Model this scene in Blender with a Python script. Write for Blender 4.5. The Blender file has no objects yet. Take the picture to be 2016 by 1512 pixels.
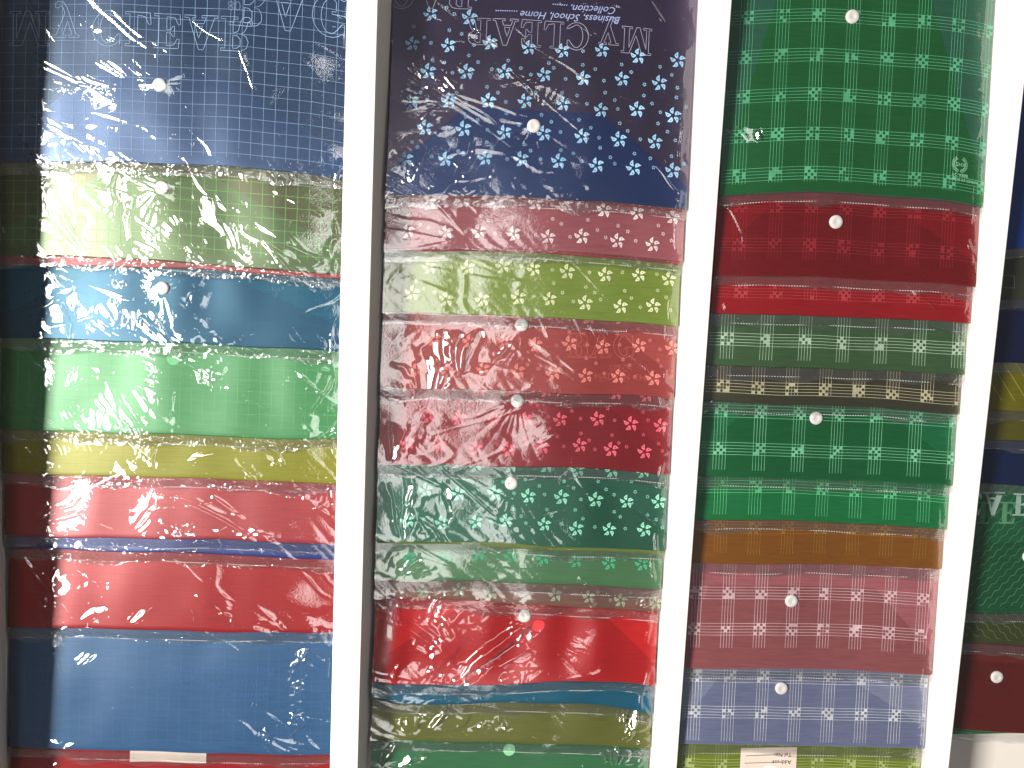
import bpy, math, random
import numpy as np
from mathutils import Matrix, Vector
from mathutils.geometry import tessellate_polygon

sc = bpy.context.scene
C = sc.collection

# ------------------------------------------------------------------ camera
FPX = 1500.0                       # focal length in photo pixels (photo is 2016 wide)
DIST = 0.80
_Y = np.array((0.0453, 0.9937, 0.1025)); _Y /= np.linalg.norm(_Y)
_X = np.array((1.0, -0.042, -0.035)); _X -= _Y * _X.dot(_Y); _X /= np.linalg.norm(_X)
_Z = np.cross(_X, _Y)
W2C = np.stack([_X, _Y, _Z], axis=1)      # world axes seen in camera space
C2W = W2C.T
CAM = -(C2W @ np.array((0, 0, -1.0))) * DIST
cam = bpy.data.objects.new('camera', bpy.data.cameras.new('camera'))
C.objects.link(cam)
cam.data.lens = 36.0 * FPX / 2016.0
cam.data.sensor_width = 36.0
cam.data.clip_start = 0.02
cam.data.clip_end = 50
m = Matrix([list(C2W[i]) + [CAM[i]] for i in range(3)] + [[0, 0, 0, 1]])
cam.matrix_world = m
sc.camera = cam

def unproj(px, py, z):
    """the point at height z on the rack that the photo shows at px, py"""
    d = C2W @ np.array(((px - 1008.0) / FPX, -(py - 756.0) / FPX, -1.0))
    t = (z - CAM[2]) / d[2]
    return CAM + d * t

# ------------------------------------------------------------------ light
world = bpy.data.worlds.new('World'); sc.world = world; world.use_nodes = True
bg = world.node_tree.nodes['Background']
bg.inputs[0].default_value = (0.94, 0.95, 1.0, 1)
bg.inputs[1].default_value = 0.08

LAMP = np.array((-2.95, 0.10, 2.95))
def area(name, loc, target, sx, sy, watts, col):
    l = bpy.data.lights.new(name, 'AREA'); l.shape = 'RECTANGLE'
    l.size = sx; l.size_y = sy; l.energy = watts; l.color = col
    o = bpy.data.objects.new(name, l); C.objects.link(o)
    o.location = loc
    d = Vector(target) - Vector(loc)
    z = -d.normalized(); y = Vector((0, 1, 0)); x = y.cross(z).normalized(); y = z.cross(x)
    o.matrix_world = Matrix(((x.x, y.x, z.x, loc[0]), (x.y, y.y, z.y, loc[1]), (x.z, y.z, z.z, loc[2]), (0, 0, 0, 1)))
    return o
area('window_light', (-2.95, 0.10, 2.95), (-0.05, 0.0, 0.0), 0.75, 2.2, 330, (1.0, 0.955, 0.895))
area('ceiling_light', (-0.28, 0.1, 2.3), (-0.28, 0.1, 0.0), 0.46, 1.8, 9, (1.0, 0.97, 0.94))

sc.view_settings.view_transform = 'Standard'
sc.view_settings.look = 'None'
sc.view_settings.exposure = 0.53
sc.view_settings.gamma = 1.0
sc.view_settings.use_curve_mapping = False
sc.render.engine = 'CYCLES'
sc.cycles.max_bounces = 10
sc.cycles.diffuse_bounces = 2
sc.cycles.glossy_bounces = 3
sc.cycles.transmission_bounces = 4
sc.cycles.transparent_max_bounces = 40
sc.cycles.caustics_reflective = False
sc.cycles.caustics_refractive = False
sc.cycles.sample_clamp_indirect = 3.0
sc.cycles.use_denoising = True

# ------------------------------------------------------------------ numpy noise
_rs = np.random.RandomState(7)
_PERM = _rs.permutation(4096)
_GA = _rs.rand(4096) * 2 * np.pi
_GX, _GY = np.cos(_GA), np.sin(_GA)

def gn(x, y, seed=0):
    x = np.asarray(x, float) + seed * 17.31; y = np.asarray(y, float) + seed * 9.77
    xi = np.floor(x).astype(int); yi = np.floor(y).astype(int)
    xf = x - xi; yf = y - yi
    def g(ix, iy, dx, dy):
        h = _PERM[(_PERM[(ix + seed * 31) & 4095] + iy) & 4095]
        return _GX[h] * dx + _GY[h] * dy
    u = xf * xf * xf * (xf * (xf * 6 - 15) + 10); v = yf * yf * yf * (yf * (yf * 6 - 15) + 10)
    a = g(xi, yi, xf, yf); b = g(xi + 1, yi, xf - 1, yf)
    c = g(xi, yi + 1, xf, yf - 1); d = g(xi + 1, yi + 1, xf - 1, yf - 1)
    return 1.5 * ((a + u * (b - a)) * (1 - v) + (c + u * (d - c)) * v)

def fbm(x, y, seed, octs=3):
    s = 0; a = 1.0
    for k in range(octs):
        s = s + a * gn(x * 2 ** k, y * 2 ** k, seed + 40 * k); a *= 0.5
    return s

def sstep(a, b, x):
    t = np.clip((x - a) / (b - a), 0, 1); return t * t * (3 - 2 * t)

# ------------------------------------------------------------------ materials
def lin(c):
    return tuple(((v / 255) / 12.92 if v / 255 <= 0.04045 else ((v / 255 + 0.055) / 1.055) ** 2.4) for v in c)

def new_mat(name):
    mt = bpy.data.materials.new(name); mt.use_nodes = True
    nt = mt.node_tree; nt.nodes.clear()
    out = nt.nodes.new('ShaderNodeOutputMaterial')
    return mt, nt, out

def N(nt, typ, **kw):
    n = nt.nodes.new(typ)
    for k, v in kw.items(): setattr(n, k, v)
    return n

def mixs(nt, a, b, fac):
    n = nt.nodes.new('ShaderNodeMixShader')
    if isinstance(fac, (int, float)): n.inputs[0].default_value = fac
    else: nt.links.new(fac, n.inputs[0])
    nt.links.new(a, n.inputs[1]); nt.links.new(b, n.inputs[2])
    return n.outputs[0]

def schlick(nt, f0, gain):
    """two-sided Fresnel factor of a thin sheet, the same from both faces"""
    ge = N(nt, 'ShaderNodeNewGeometry')
    dt = N(nt, 'ShaderNodeVectorMath', operation='DOT_PRODUCT')
    nt.links.new(ge.outputs['Normal'], dt.inputs[0]); nt.links.new(ge.outputs['Incoming'], dt.inputs[1])
    ab = N(nt, 'ShaderNodeMath', operation='ABSOLUTE'); nt.links.new(dt.outputs['Value'], ab.inputs[0])
    om = N(nt, 'ShaderNodeMath', operation='SUBTRACT'); om.inputs[0].default_value = 1.0; om.use_clamp = True
    nt.links.new(ab.outputs[0], om.inputs[1])
    pw = N(nt, 'ShaderNodeMath', operation='POWER'); pw.inputs[1].default_value = 5.0
    nt.links.new(om.outputs[0], pw.inputs[0])
    ma = N(nt, 'ShaderNodeMath', operation='MULTIPLY_ADD'); ma.inputs[1].default_value = (1 - f0) * gain; ma.inputs[2].default_value = f0 * gain
    ma.use_clamp = True
    nt.links.new(pw.outputs[0], ma.inputs[0])
    return ma.outputs[0]

_pp = {}
def pp_mat(rgb, opacity=0.8, gain=0.72, rough=0.36, gloss=1.5):
    """translucent coloured polypropylene sheet"""
    key = (tuple(rgb), opacity, gain, rough, gloss)
    if key in _pp: return _pp[key]
    mt, nt, out = new_mat('translucent_sheet')
    c = lin(rgb); col = tuple(min(0.85, v * gain) for v in c)
    mx = max(c) + 1e-6
    tint = tuple(0.10 + 0.80 * (v / mx) ** 0.7 for v in c)
    tc = N(nt, 'ShaderNodeTexCoord')
    mp = N(nt, 'ShaderNodeMapping'); mp.inputs['Scale'].default_value = (4, 60, 4)
    nt.links.new(tc.outputs['Object'], mp.inputs[0])
    no = N(nt, 'ShaderNodeTexNoise'); no.inputs['Scale'].default_value = 9; no.inputs['Detail'].default_value = 6
    nt.links.new(mp.outputs[0], no.inputs['Vector'])
    no2 = N(nt, 'ShaderNodeTexNoise'); no2.inputs['Scale'].default_value = 900; no2.inputs['Detail'].default_value = 2
    nt.links.new(tc.outputs['Object'], no2.inputs['Vector'])
    bp = N(nt, 'ShaderNodeBump'); bp.inputs['Strength'].default_value = 0.10; bp.inputs['Distance'].default_value = 0.0006
    nt.links.new(no2.outputs['Fac'], bp.inputs['Height'])
    hs = N(nt, 'ShaderNodeHueSaturation')
    hs.inputs['Color'].default_value = col + (1,)
    mr = N(nt, 'ShaderNodeMapRange'); mr.inputs[1].default_value = 0.3; mr.inputs[2].default_value = 0.7
    mr.inputs[3].default_value = 0.86; mr.inputs[4].default_value = 1.14
    nt.links.new(no.outputs['Fac'], mr.inputs[0]); nt.links.new(mr.outputs[0], hs.inputs['Value'])
    df = N(nt, 'ShaderNodeBsdfDiffuse'); tl = N(nt, 'ShaderNodeBsdfTranslucent')
    nt.links.new(hs.outputs[0], df.inputs[0]); nt.links.new(hs.outputs[0], tl.inputs[0])
    tr = N(nt, 'ShaderNodeBsdfTransparent'); tr.inputs[0].default_value = tint + (1,)
    gl = N(nt, 'ShaderNodeBsdfGlossy', distribution='BECKMANN'); gl.inputs['Roughness'].default_value = rough
    gl.inputs['Color'].default_value = tuple(0.45 + 0.55 * (v / mx) ** 0.6 for v in c) + (1,)
    nt.links.new(bp.outputs[0], gl.inputs['Normal'])
    fr = schlick(nt, 0.04, gloss)
    base = mixs(nt, df.outputs[0], tl.outputs[0], 0.15)
    body = mixs(nt, tr.outputs[0], base, opacity)
    nt.links.new(mixs(nt, body, gl.outputs[0], fr), out.inputs[0])
    _pp[key] = mt
    return mt

_pr = {}
def print_mat(rgb, op=0.75, gain=1.15):
    key = (tuple(rgb), op, gain)
    if key in _pr: return _pr[key]
    mt, nt, out = new_mat('print_ink')
    df = N(nt, 'ShaderNodeBsdfDiffuse'); df.inputs[0].default_value = tuple(min(0.9, v * gain) for v in lin(rgb)) + (1,)
    tr = N(nt, 'ShaderNodeBsdfTransparent')
    tc = N(nt, 'ShaderNodeTexCoord'); no = N(nt, 'ShaderNodeTexNoise'); no.inputs['Scale'].default_value = 35
    nt.links.new(tc.outputs['Object'], no.inputs['Vector'])
    mr = N(nt, 'ShaderNodeMapRange'); mr.inputs[1].default_value = 0.3; mr.inputs[2].default_value = 0.7
    mr.inputs[3].default_value = op * 0.7; mr.inputs[4].default_value = min(1, op * 1.25)
    nt.links.new(no.outputs['Fac'], mr.inputs[0])
    nt.links.new(mixs(nt, tr.outputs[0], df.outputs[0], mr.outputs[0]), out.inputs[0])
    _pr[key] = mt
    return mt

def film_mat(name, haze, rough, refl, micro):
    """clear crinkled cellophane"""
    mt, nt, out = new_mat(name)
    tr = N(nt, 'ShaderNodeBsdfTransparent'); tr.inputs[0].default_value = (0.97, 0.97, 0.97, 1)
    gl = N(nt, 'ShaderNodeBsdfGlossy'); gl.inputs['Roughness'].default_value = rough
    df = N(nt, 'ShaderNodeBsdfDiffuse'); df.inputs[0].default_value = (0.75, 0.75, 0.74, 1)
    tc = N(nt, 'ShaderNodeTexCoord')
    no = N(nt, 'ShaderNodeTexNoise'); no.inputs['Scale'].default_value = 260; no.inputs['Detail'].default_value = 4
    no.inputs['Distortion'].default_value = 1.2
    nt.links.new(tc.outputs['Object'], no.inputs['Vector'])
    bp = N(nt, 'ShaderNodeBump'); bp.inputs['Strength'].default_value = micro; bp.inputs['Distance'].default_value = 0.0012
    nt.links.new(no.outputs['Fac'], bp.inputs['Height'])
    nt.links.new(bp.outputs[0], gl.inputs['Normal'])
    fr = schlick(nt, 0.04, refl)
    b = mixs(nt, tr.outputs[0], df.outputs[0], haze)
    nt.links.new(mixs(nt, b, gl.outputs[0], fr), out.inputs[0])
    return mt

def solid_mat(name, rgb, rough=0.5, spec=0.4, bump=0.0, scale=300, mottled=0.0):
    mt, nt, out = new_mat(name)
    p = N(nt, 'ShaderNodeBsdfPrincipled')
    p.inputs['Roughness'].default_value = rough
    p.inputs['Specular IOR Level'].default_value = spec
    tc = N(nt, 'ShaderNodeTexCoord')
    no = N(nt, 'ShaderNodeTexNoise'); no.inputs['Scale'].default_value = scale; no.inputs['Detail'].default_value = 5
    nt.links.new(tc.outputs['Object'], no.inputs['Vector'])
    cr = N(nt, 'ShaderNodeMix', data_type='RGBA')
    c = lin(rgb)
    cr.inputs[6].default_value = tuple(v * (1 - mottled) for v in c) + (1,)
    cr.inputs[7].default_value = c + (1,)
    nt.links.new(no.outputs['Fac'], cr.inputs[0]); nt.links.new(cr.outputs[2], p.inputs['Base Color'])
    if bump:
        bp = N(nt, 'ShaderNodeBump'); bp.inputs['Strength'].default_value = bump; bp.inputs['Distance'].default_value = 0.0005
        nt.links.new(no.outputs['Fac'], bp.inputs['Height']); nt.links.new(bp.outputs[0], p.inputs['Normal'])
    nt.links.new(p.outputs[0], out.inputs[0])
    return mt

M_WHITE = solid_mat('white_enamel', (238, 232, 226), 0.42, 0.4, 0.15, 260, 0.05)
M_BASE = solid_mat('rack_base', (205, 198, 190), 0.5, 0.35, 0.1, 60, 0.08)
M_SNAP = solid_mat('snap_plastic', (206, 202, 198), 0.35, 0.5, 0.0, 200, 0.04)
M_CARD = solid_mat('card_paper', (232, 214, 200), 0.8, 0.1, 0.0, 120, 0.06)
M_INK = solid_mat('black_ink', (52, 45, 42), 0.8, 0.1)
M_FILM = film_mat('clear_film', 0.003, 0.06, 3.0, 0.10)
M_SEAL = film_mat('sealed_film', 0.018, 0.10, 2.8, 0.35)
def weld_mat():
    mt, nt, out = new_mat('weld_dashes')
    tc = N(nt, 'ShaderNodeTexCoord'); sx = N(nt, 'ShaderNodeSeparateXYZ')
    nt.links.new(tc.outputs['Object'], sx.inputs[0])
    md = N(nt, 'ShaderNodeMath', operation='MODULO'); md.inputs[1].default_value = 0.0028
    ad = N(nt, 'ShaderNodeMath', operation='ADD'); ad.inputs[1].default_value = 1.4
    nt.links.new(sx.outputs[0], ad.inputs[0]); nt.links.new(ad.outputs[0], md.inputs[0])
    lt = N(nt, 'ShaderNodeMath', operation='LESS_THAN'); lt.inputs[1].default_value = 0.0017
    nt.links.new(md.outputs[0], lt.inputs[0])
    no = N(nt, 'ShaderNodeTexNoise'); no.inputs['Scale'].default_value = 45
    nt.links.new(tc.outputs['Object'], no.inputs['Vector'])
    mr = N(nt, 'ShaderNodeMapRange'); mr.inputs[1].default_value = 0.42; mr.inputs[2].default_value = 0.58
    mr.inputs[3].default_value = 0.0; mr.inputs[4].default_value = 0.4
    nt.links.new(no.outputs['Fac'], mr.inputs[0])
    ml = N(nt, 'ShaderNodeMath', operation='MULTIPLY')
    nt.links.new(lt.outputs[0], ml.inputs[0]); nt.links.new(mr.outputs[0], ml.inputs[1])
    tr = N(nt, 'ShaderNodeBsdfTransparent'); df = N(nt, 'ShaderNodeBsdfDiffuse'); df.inputs[0].default_value = (.8, .8, .79, 1)
    nt.links.new(mixs(nt, tr.outputs[0], df.outputs[0], ml.outputs[0]), out.inputs[0])
    return mt
M_WELD = weld_mat()

# ------------------------------------------------------------------ mesh helpers
def mesh_obj(name, verts, faces, mat, parent=None, smooth=True):
    me = bpy.data.meshes.new(name)
    verts = np.asarray(verts, float)
    if isinstance(faces, np.ndarray):
        n, k = faces.shape
        me.vertices.add(len(verts)); me.vertices.foreach_set('co', verts.astype(np.float32).ravel())
        me.loops.add(n * k); me.loops.foreach_set('vertex_index', faces.astype(np.int32).ravel())
        me.polygons.add(n); me.polygons.foreach_set('loop_start', np.arange(0, n * k, k, dtype=np.int32))
        me.update(calc_edges=True)
    else:
        me.from_pydata([tuple(v) for v in verts], [], faces); me.update()
    if smooth and len(me.polygons):
        me.polygons.foreach_set('use_smooth', np.ones(len(me.polygons), dtype=bool))
    me.materials.append(mat)
    o = bpy.data.objects.new(name, me); C.objects.link(o)
    if parent is not None: o.parent = parent
    return o

def grid_faces(nr, nc):
    r = np.arange(nr - 1)[:, None]; c = np.arange(nc - 1)[None, :]
    a = r * nc + c
    return np.stack([a, a + 1, a + nc + 1, a + nc], axis=-1).reshape(-1, 4)

def tag(o, label, cat, group=None, kind=None):
    if label: o['label'] = label
    if cat: o['category'] = cat
    if group: o['group'] = group
    if kind: o['kind'] = kind
    return o

def thing(name, loc):
    o = bpy.data.objects.new(name, None); o.empty_display_size = 0.02
    C.objects.link(o); o.location = loc
    return o

# ------------------------------------------------------------------ rack
ZT = 0.042
ZC = {1: 0.0, 2: 0.010, 3: 0.030, 4: 0.012}
D0_R_TOP = unproj(-22, 756, ZT)[0]; D0_R_BASE = unproj(1, 900, 0)[0]
D1_L = unproj(666, 756, ZT)[0]; D1_RT = unproj(724, 756, ZT)[0]; D1_RB = unproj(749, 756, 0.0)[0]
D2_L = unproj(1333, 756, ZC[2])[0]; D2_R = unproj(1387, 756, ZT)[0]
D3_L = unproj(1900, 756, ZC[3])[0]; D3_R = unproj(1952, 756, ZT)[0]
rack = thing('display_rack', (0, 0, -0.06))
tag(rack, 'white display rack with upright dividers holding the columns of folders', 'display rack')
ZB = -0.035
def divider(xl, xr_top, xr_base):
    b = 0.0012
    sec = [(xl, ZB + 0.001), (xl, ZT - b), (xl + 0.3 * b, ZT - 0.3 * b), (xl + b, ZT), (xr_top - b, ZT), (xr_top - 0.3 * b, ZT - 0.3 * b),
           (xr_top, ZT - b), (xr_base, 0.0), (xr_base, ZB + 0.001)]
    ys = np.linspace(-0.62, 0.62, 30)
    V = []; F = []
    n = len(sec)
    for k, y in enumerate(ys):
        for (x, z) in sec: V.append((x, y, z + 0.06))
    for k in range(len(ys) - 1):
        for j in range(n):
            a = k * n + j; c = k * n + (j + 1) % n
            F.append((a, c, c + n, a + n))
    F.append(tuple(range(n))); F.append(tuple(reversed(range((len(ys) - 1) * n, len(ys) * n))))
    return mesh_obj('divider', V, F, M_WHITE, rack, smooth=False)
divider(D0_R_TOP - 0.026, D0_R_TOP, D0_R_BASE)
divider(D1_L, D1_RT, D1_RB)
divider(D2_L, D2_R, D2_R + 0.002)
divider(D3_L, D3_R, D3_R + 0.002)
def box(name, x0, x1, y0, y1, z0, z1, mat, parent, off=(0, 0, 0)):
    V = [(x - off[0], y - off[1], z - off[2]) for z in (z0, z1) for y in (y0, y1) for x in (x0, x1)]
    F = [(0, 2, 3, 1), (4, 5, 7, 6), (0, 1, 5, 4), (2, 6, 7, 3), (0, 4, 6, 2), (1, 3, 7, 5)]
    return mesh_obj(name, V, F, mat, parent, smooth=False)
box('base_panel', -1.0, 1.0, -0.62, 0.62, ZB - 0.02, ZB, M_BASE, rack, (0, 0, -0.06))

COLX = {1: (D0_R_BASE + 0.0004, D1_L - 0.002), 2: (D1_RB + 0.0012, D2_L - 0.0015),
        3: (D2_R + 0.0035, D3_L - 0.0015), 4: (D3_R + 0.004, D3_R + 0.330)}
BULGE = {1: (0.0022, 0.15, 3), 2: (0.0024, 0.13, 5), 3: (0.0030, 0.12, 8), 4: (0.002, 0.14, 11)}

# ------------------------------------------------------------------ glyphs
def arc(cx, cy, rx, ry, a0, a1, n=14):
    return [(cx + rx * math.cos(math.radians(a0 + (a1 - a0) * k / n)), cy + ry * math.sin(math.radians(a0 + (a1 - a0) * k / n))) for k in range(n + 1)]
GLYPH = {
 'L': (.76, [[(0,0),(.72,0),(.75,.33),(.68,.33),(.58,.12),(.36,.08),(.36,.93),(.5,.93),(.5,1),(0,1),(0,.93),(.13,.93),(.13,.07),(0,.07)]]),
 'E': (.79, [[(0,0),(.74,0),(.77,.3),(.70,.3),(.6,.1),(.36,.08),(.36,.46),(.48,.45),(.54,.35),(.59,.35),(.59,.65),(.54,.65),(.48,.55),(.36,.54),(.36,.92),(.58,.9),(.67,.72),(.74,.72),(.71,1),(0,1),(0,.93),(.13,.93),(.13,.07),(0,.07)]]),
 'A': (.98, [[(0,0),(.32,0),(.32,.07),(.22,.07),(.28,.24),(.56,.24),(.62,.07),(.5,.07),(.5,0),(.97,0),(.97,.07),(.87,.07),(.56,1),(.42,1),(.12,.07),(0,.07)],[(.31,.32),(.53,.32),(.42,.67)]]),
 'R': (.95, [[(0,0),(.5,0),(.5,.07),(.36,.07),(.36,.46),(.44,.46),(.52,.4),(.58,.12),(.66,0),(.82,-.02),(.93,.1),(.93,.2),(.88,.2),(.85,.1),(.8,.12),(.76,.3),(.7,.42),(.6,.49),(.75,.56),(.82,.72),(.77,.9),(.6,1),(0,1),(0,.93),(.13,.93),(.13,.07),(0,.07)],[(.36,.54),(.48,.55),(.58,.65),(.58,.84),(.48,.92),(.36,.92)]]),
 'M': (1.17, [[(0,0),(.32,0),(.32,.07),(.2,.07),(.2,.8),(.46,0),(.58,0),(.86,.8),(.86,.07),(.74,.07),(.74,0),(1.15,0),(1.15,.07),(1.05,.07),(1.05,.93),(1.15,.93),(1.15,1),(.84,1),(.6,.3),(.36,1),(0,1),(0,.93),(.1,.93),(.1,.07),(0,.07)]]),
 'y': (.78, [[(0,.75),(.38,.75),(.38,.68),(.29,.68),(.42,.28),(.56,.68),(.46,.68),(.46,.75),(.76,.75),(.76,.68),(.68,.68),(.4,-.12),(.3,-.27),(.15,-.3),(.05,-.22),(.06,-.12),(.15,-.1),(.2,-.17),(.28,-.12),(.34,.04),(.1,.68),(0,.68)]]),
 'C': (.88, [[(.82,1.0),(.82,.66),(.76,.66)] + arc(.47,.5,.24,.43,62,298) + [(.76,.22),(.86,.24)] + arc(.47,.5,.46,.52,318,45)]),
 'G': (.97, [[(.82,1.0),(.82,.66),(.76,.66)] + arc(.47,.5,.24,.43,62,290) + [(.6,.14),(.6,.38),(.5,.38),(.5,.45),(.96,.45),(.96,.38),(.87,.38),(.87,.02),(.8,.08)] + arc(.47,.5,.46,.52,305,45)]),
 'B': (.88, [[(0,0),(.55,0),(.75,.05),(.85,.18),(.85,.35),(.75,.47),(.62,.52),(.74,.57),(.8,.7),(.8,.84),(.7,.96),(.52,1),(0,1),(0,.93),(.13,.93),(.13,.07),(0,.07)],[(.36,.08),(.5,.08),(.6,.17),(.6,.37),(.5,.47),(.36,.48)],[(.36,.55),(.47,.56),(.56,.64),(.56,.84),(.47,.92),(.36,.92)]]),
}
def densify(loop, step):
    out = []
    n = len(loop)
    for i in range(n):
        a = loop[i]; b = loop[(i + 1) % n]
        L = math.hypot(b[0] - a[0], b[1] - a[1]); k = max(1, int(L / step))
        for j in range(k): out.append((a[0] + (b[0] - a[0]) * j / k, a[1] + (b[1] - a[1]) * j / k))
    return out

class Pr:
    """flat printed shapes in (x, v) sheet coordinates"""
    def __init__(self): self.v = []; self.f = []
    def ribbon(self, pts, w, closed=False):
        P = np.array(pts, float); n = len(P)
        if closed: T = np.roll(P, -1, 0) - np.roll(P, 1, 0)
        else: T = np.gradient(P, axis=0)
        T /= (np.linalg.norm(T, axis=1, keepdims=True) + 1e-12)
        Nn = np.stack([-T[:, 1], T[:, 0]], 1) * w / 2
        b = len(self.v)
        for k in range(n): self.v.append(tuple(P[k] + Nn[k])); self.v.append(tuple(P[k] - Nn[k]))
        for k in range(n if closed else n - 1):
            a = b + 2 * k; c = b + 2 * ((k + 1) % n)
            self.f.append((a, a + 1, c + 1, c))
    def quad(self, x0, x1, v0, v1):
        b = len(self.v); self.v += [(x0, v0), (x1, v0), (x1, v1), (x0, v1)]; self.f.append((b, b + 1, b + 2, b + 3))
    def fill(self, loops):
        b = len(self.v)
        tris = tessellate_polygon([[Vector((p[0], p[1], 0)) for p in lp] for lp in loops])
        for lp in loops: self.v += [tuple(p) for p in lp]
        for t in tris: self.f.append(tuple(b + i for i in t))
    def text(self, s, x, v, size, dx=1, dv=-1, outline=None, gap=0.09):
        """own slab-serif letters; dx/dv = writing and cap direction"""
        cx = 0.0
        for ch in s:
            if ch == ' ': cx += 0.28; continue
            w, loops = GLYPH[ch]
            mp = lambda p: (x + dx * (cx + p[0]) * size, v + dv * p[1] * size)
            if outline:
                for lp in loops: self.ribbon([mp(p) for p in densify(lp, 0.08)], outline, True)
            else: self.fill([[mp(p) for p in densify(lp, 0.15)] for lp in loops])
            cx += w + gap
    def font(self, s, x, v, size, dx=1, dv=-1, shear=0.0):
        cu = bpy.data.curves.new('lettering', 'FONT'); cu.body = s; cu.size = size; cu.shear = shear
        cu.resolution_u = 2
        o = bpy.data.objects.new('lettering', cu); C.objects.link(o)
        dg = bpy.context.evaluated_depsgraph_get()
        me = bpy.data.meshes.new_from_object(o.evaluated_get(dg))
        b = len(self.v)
        self.v += [(x + dx * w.co.x, v + dv * w.co.y) for w in me.vertices]
        self.f += [tuple(b + i for i in p.vertices) for p in me.polygons]
        bpy.data.objects.remove(o); bpy.data.curves.remove(cu); bpy.data.meshes.remove(me)
    def flower(self, x, v, r, rot):
        for k in range(5):
            a = rot + k * 2 * math.pi / 5
            ca, sa = math.cos(a), math.sin(a)
            outer = []
            for j in range(14):
                t = j / 14 * 2 * math.pi
                s = 0.5 - 0.5 * math.cos(t)              # 0 at the heart, 1 at the tip
                wid = 0.34 * math.sin(math.pi * min(1, s * 0.93 + 0.07)) ** 0.8 * (1 if t < math.pi else -1)
                if s > 0.97: wid = 0
                L = 0.24 + 0.76 * s
                bend = 0.16 * math.sin(s * math.pi) - 0.14 * s * s
                outer.append((L, wid * 0.68 + bend))
            eye = [(0.62 + 0.075 * math.cos(j / 14 * 2 * math.pi + math.pi), 0.10 + 0.075 * math.sin(-(j / 14 * 2 * math.pi + math.pi))) for j in range(14)]
            b = len(self.v)
            for (p, q) in outer + eye: self.v.append((x + r * (p * ca - q * sa), v + r * (p * sa + q * ca)))
            for j in range(14):
                jn = (j + 1) % 14
                self.f.append((b + j, b + jn, b + 14 + jn, b + 14 + j))
    def blossom(self, x, v, r, rot):
        for k in range(5):
            a = rot + k * 2 * math.pi / 5; b = len(self.v)
            for (p, q) in ((0.25, 0), (0.65, 0.28), (1, 0.05), (0.65, -0.28)):
                self.v.append((x + r * (p * math.cos(a) - q * math.sin(a)), v + r * (p * math.sin(a) + q * math.cos(a))))
            self.f.append((b, b + 1, b + 2, b + 3))

# ------------------------------------------------------------------ folders
class Folder: pass

def build_column(ci, specs):
    """specs from the topmost folder (in the picture) down; each overlaps the next like shingles"""
    xl, xr = COLX[ci]
    gs = [s.get('g', 0.005) for s in specs]
    # first pass: mean bottom edge
    def edge(s, z):
        P = np.array([unproj(px, py, z) for px, py in s['edge']])
        deg = min(len(P) - 1, 3)
        co = np.polyfit(P[:, 0], P[:, 1], deg)
        lo, hi = P[:, 0].min(), P[:, 0].max()
        def f(x):
            x = np.asarray(x, float); xc = np.clip(x, lo, hi)
            d = np.polyval(np.polyder(co), xc)
            return np.polyval(co, xc) + np.clip(d, -0.12, 0.12) * (x - xc) + 0.0018 * gn(x / 0.08, 0 * x + s['edge'][0][1] * 0.37, ci)
        return f
    xs = np.linspace(xl, xr, 9)
    yb = [float(np.mean(edge(s, ZC[ci])(xs))) for s in specs]
    tan = sum(gs[:-1]) / max(0.2, (yb[0] - yb[-1]))
    zE = [0.0] * len(specs)
    for i in range(len(specs) - 2, -1, -1):
        zE[i] = zE[i + 1] - (yb[i] - yb[i + 1]) * tan + gs[i]
    mz = np.mean(zE)
    zE = [ZC[ci] + z - mz for z in zE]
    A, S, sd = BULGE[ci]
    out = []
    for i, s in enumerate(specs):
        f = Folder(); f.s = s; f.i = i; f.ci = ci
        f.yb = edge(s, zE[i]); f.zE = zE[i]
        f.vis = (yb[i - 1] - yb[i]) if i else 0.30
        f.L = 0.31 if i == 0 else max(0.16, min(0.235, 0.16 + f.vis))
        lb = s.get('bulge', 0.0009); lbs = s.get('bscale', 0.055)
        def zf(x, v, f=f, lb=lb, lbs=lbs, i=i):
            x = np.asarray(x, float); Y = f.yb(x) + v
            z = f.zE - v * tan + A * gn(x / S, Y / 0.5, sd) + lb * gn(x / lbs, v / 0.25, 60 + i) * sstep(-0.02, 0.03, v)
            return z + 0.0003 * gn(x / 0.05, v / 0.05, 90 + i + 20 * ci)
        f.z = zf
        f.xl = xl + s.get('inl', 0.0); f.xr = xr - s.get('inr', 0.0)
        f.tan = tan
        out.append(f)
    for f in out: make_folder(f)
    return out

def place(f, x, v, off):
    x = np.asarray(x, float); v = np.asarray(v, float)
    return np.stack([x - f.ox, f.yb(x) + v - f.oy, f.z(x, v) + off - f.oz], axis=-1)

def sheet_print(f, pr, name, mat, off):
    if not pr.f: return None
    P = np.array(pr.v)
    V = place(f, P[:, 0], P[:, 1], off)
    return mesh_obj(name, V, pr.f, mat, f.root, smooth=True)

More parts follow.
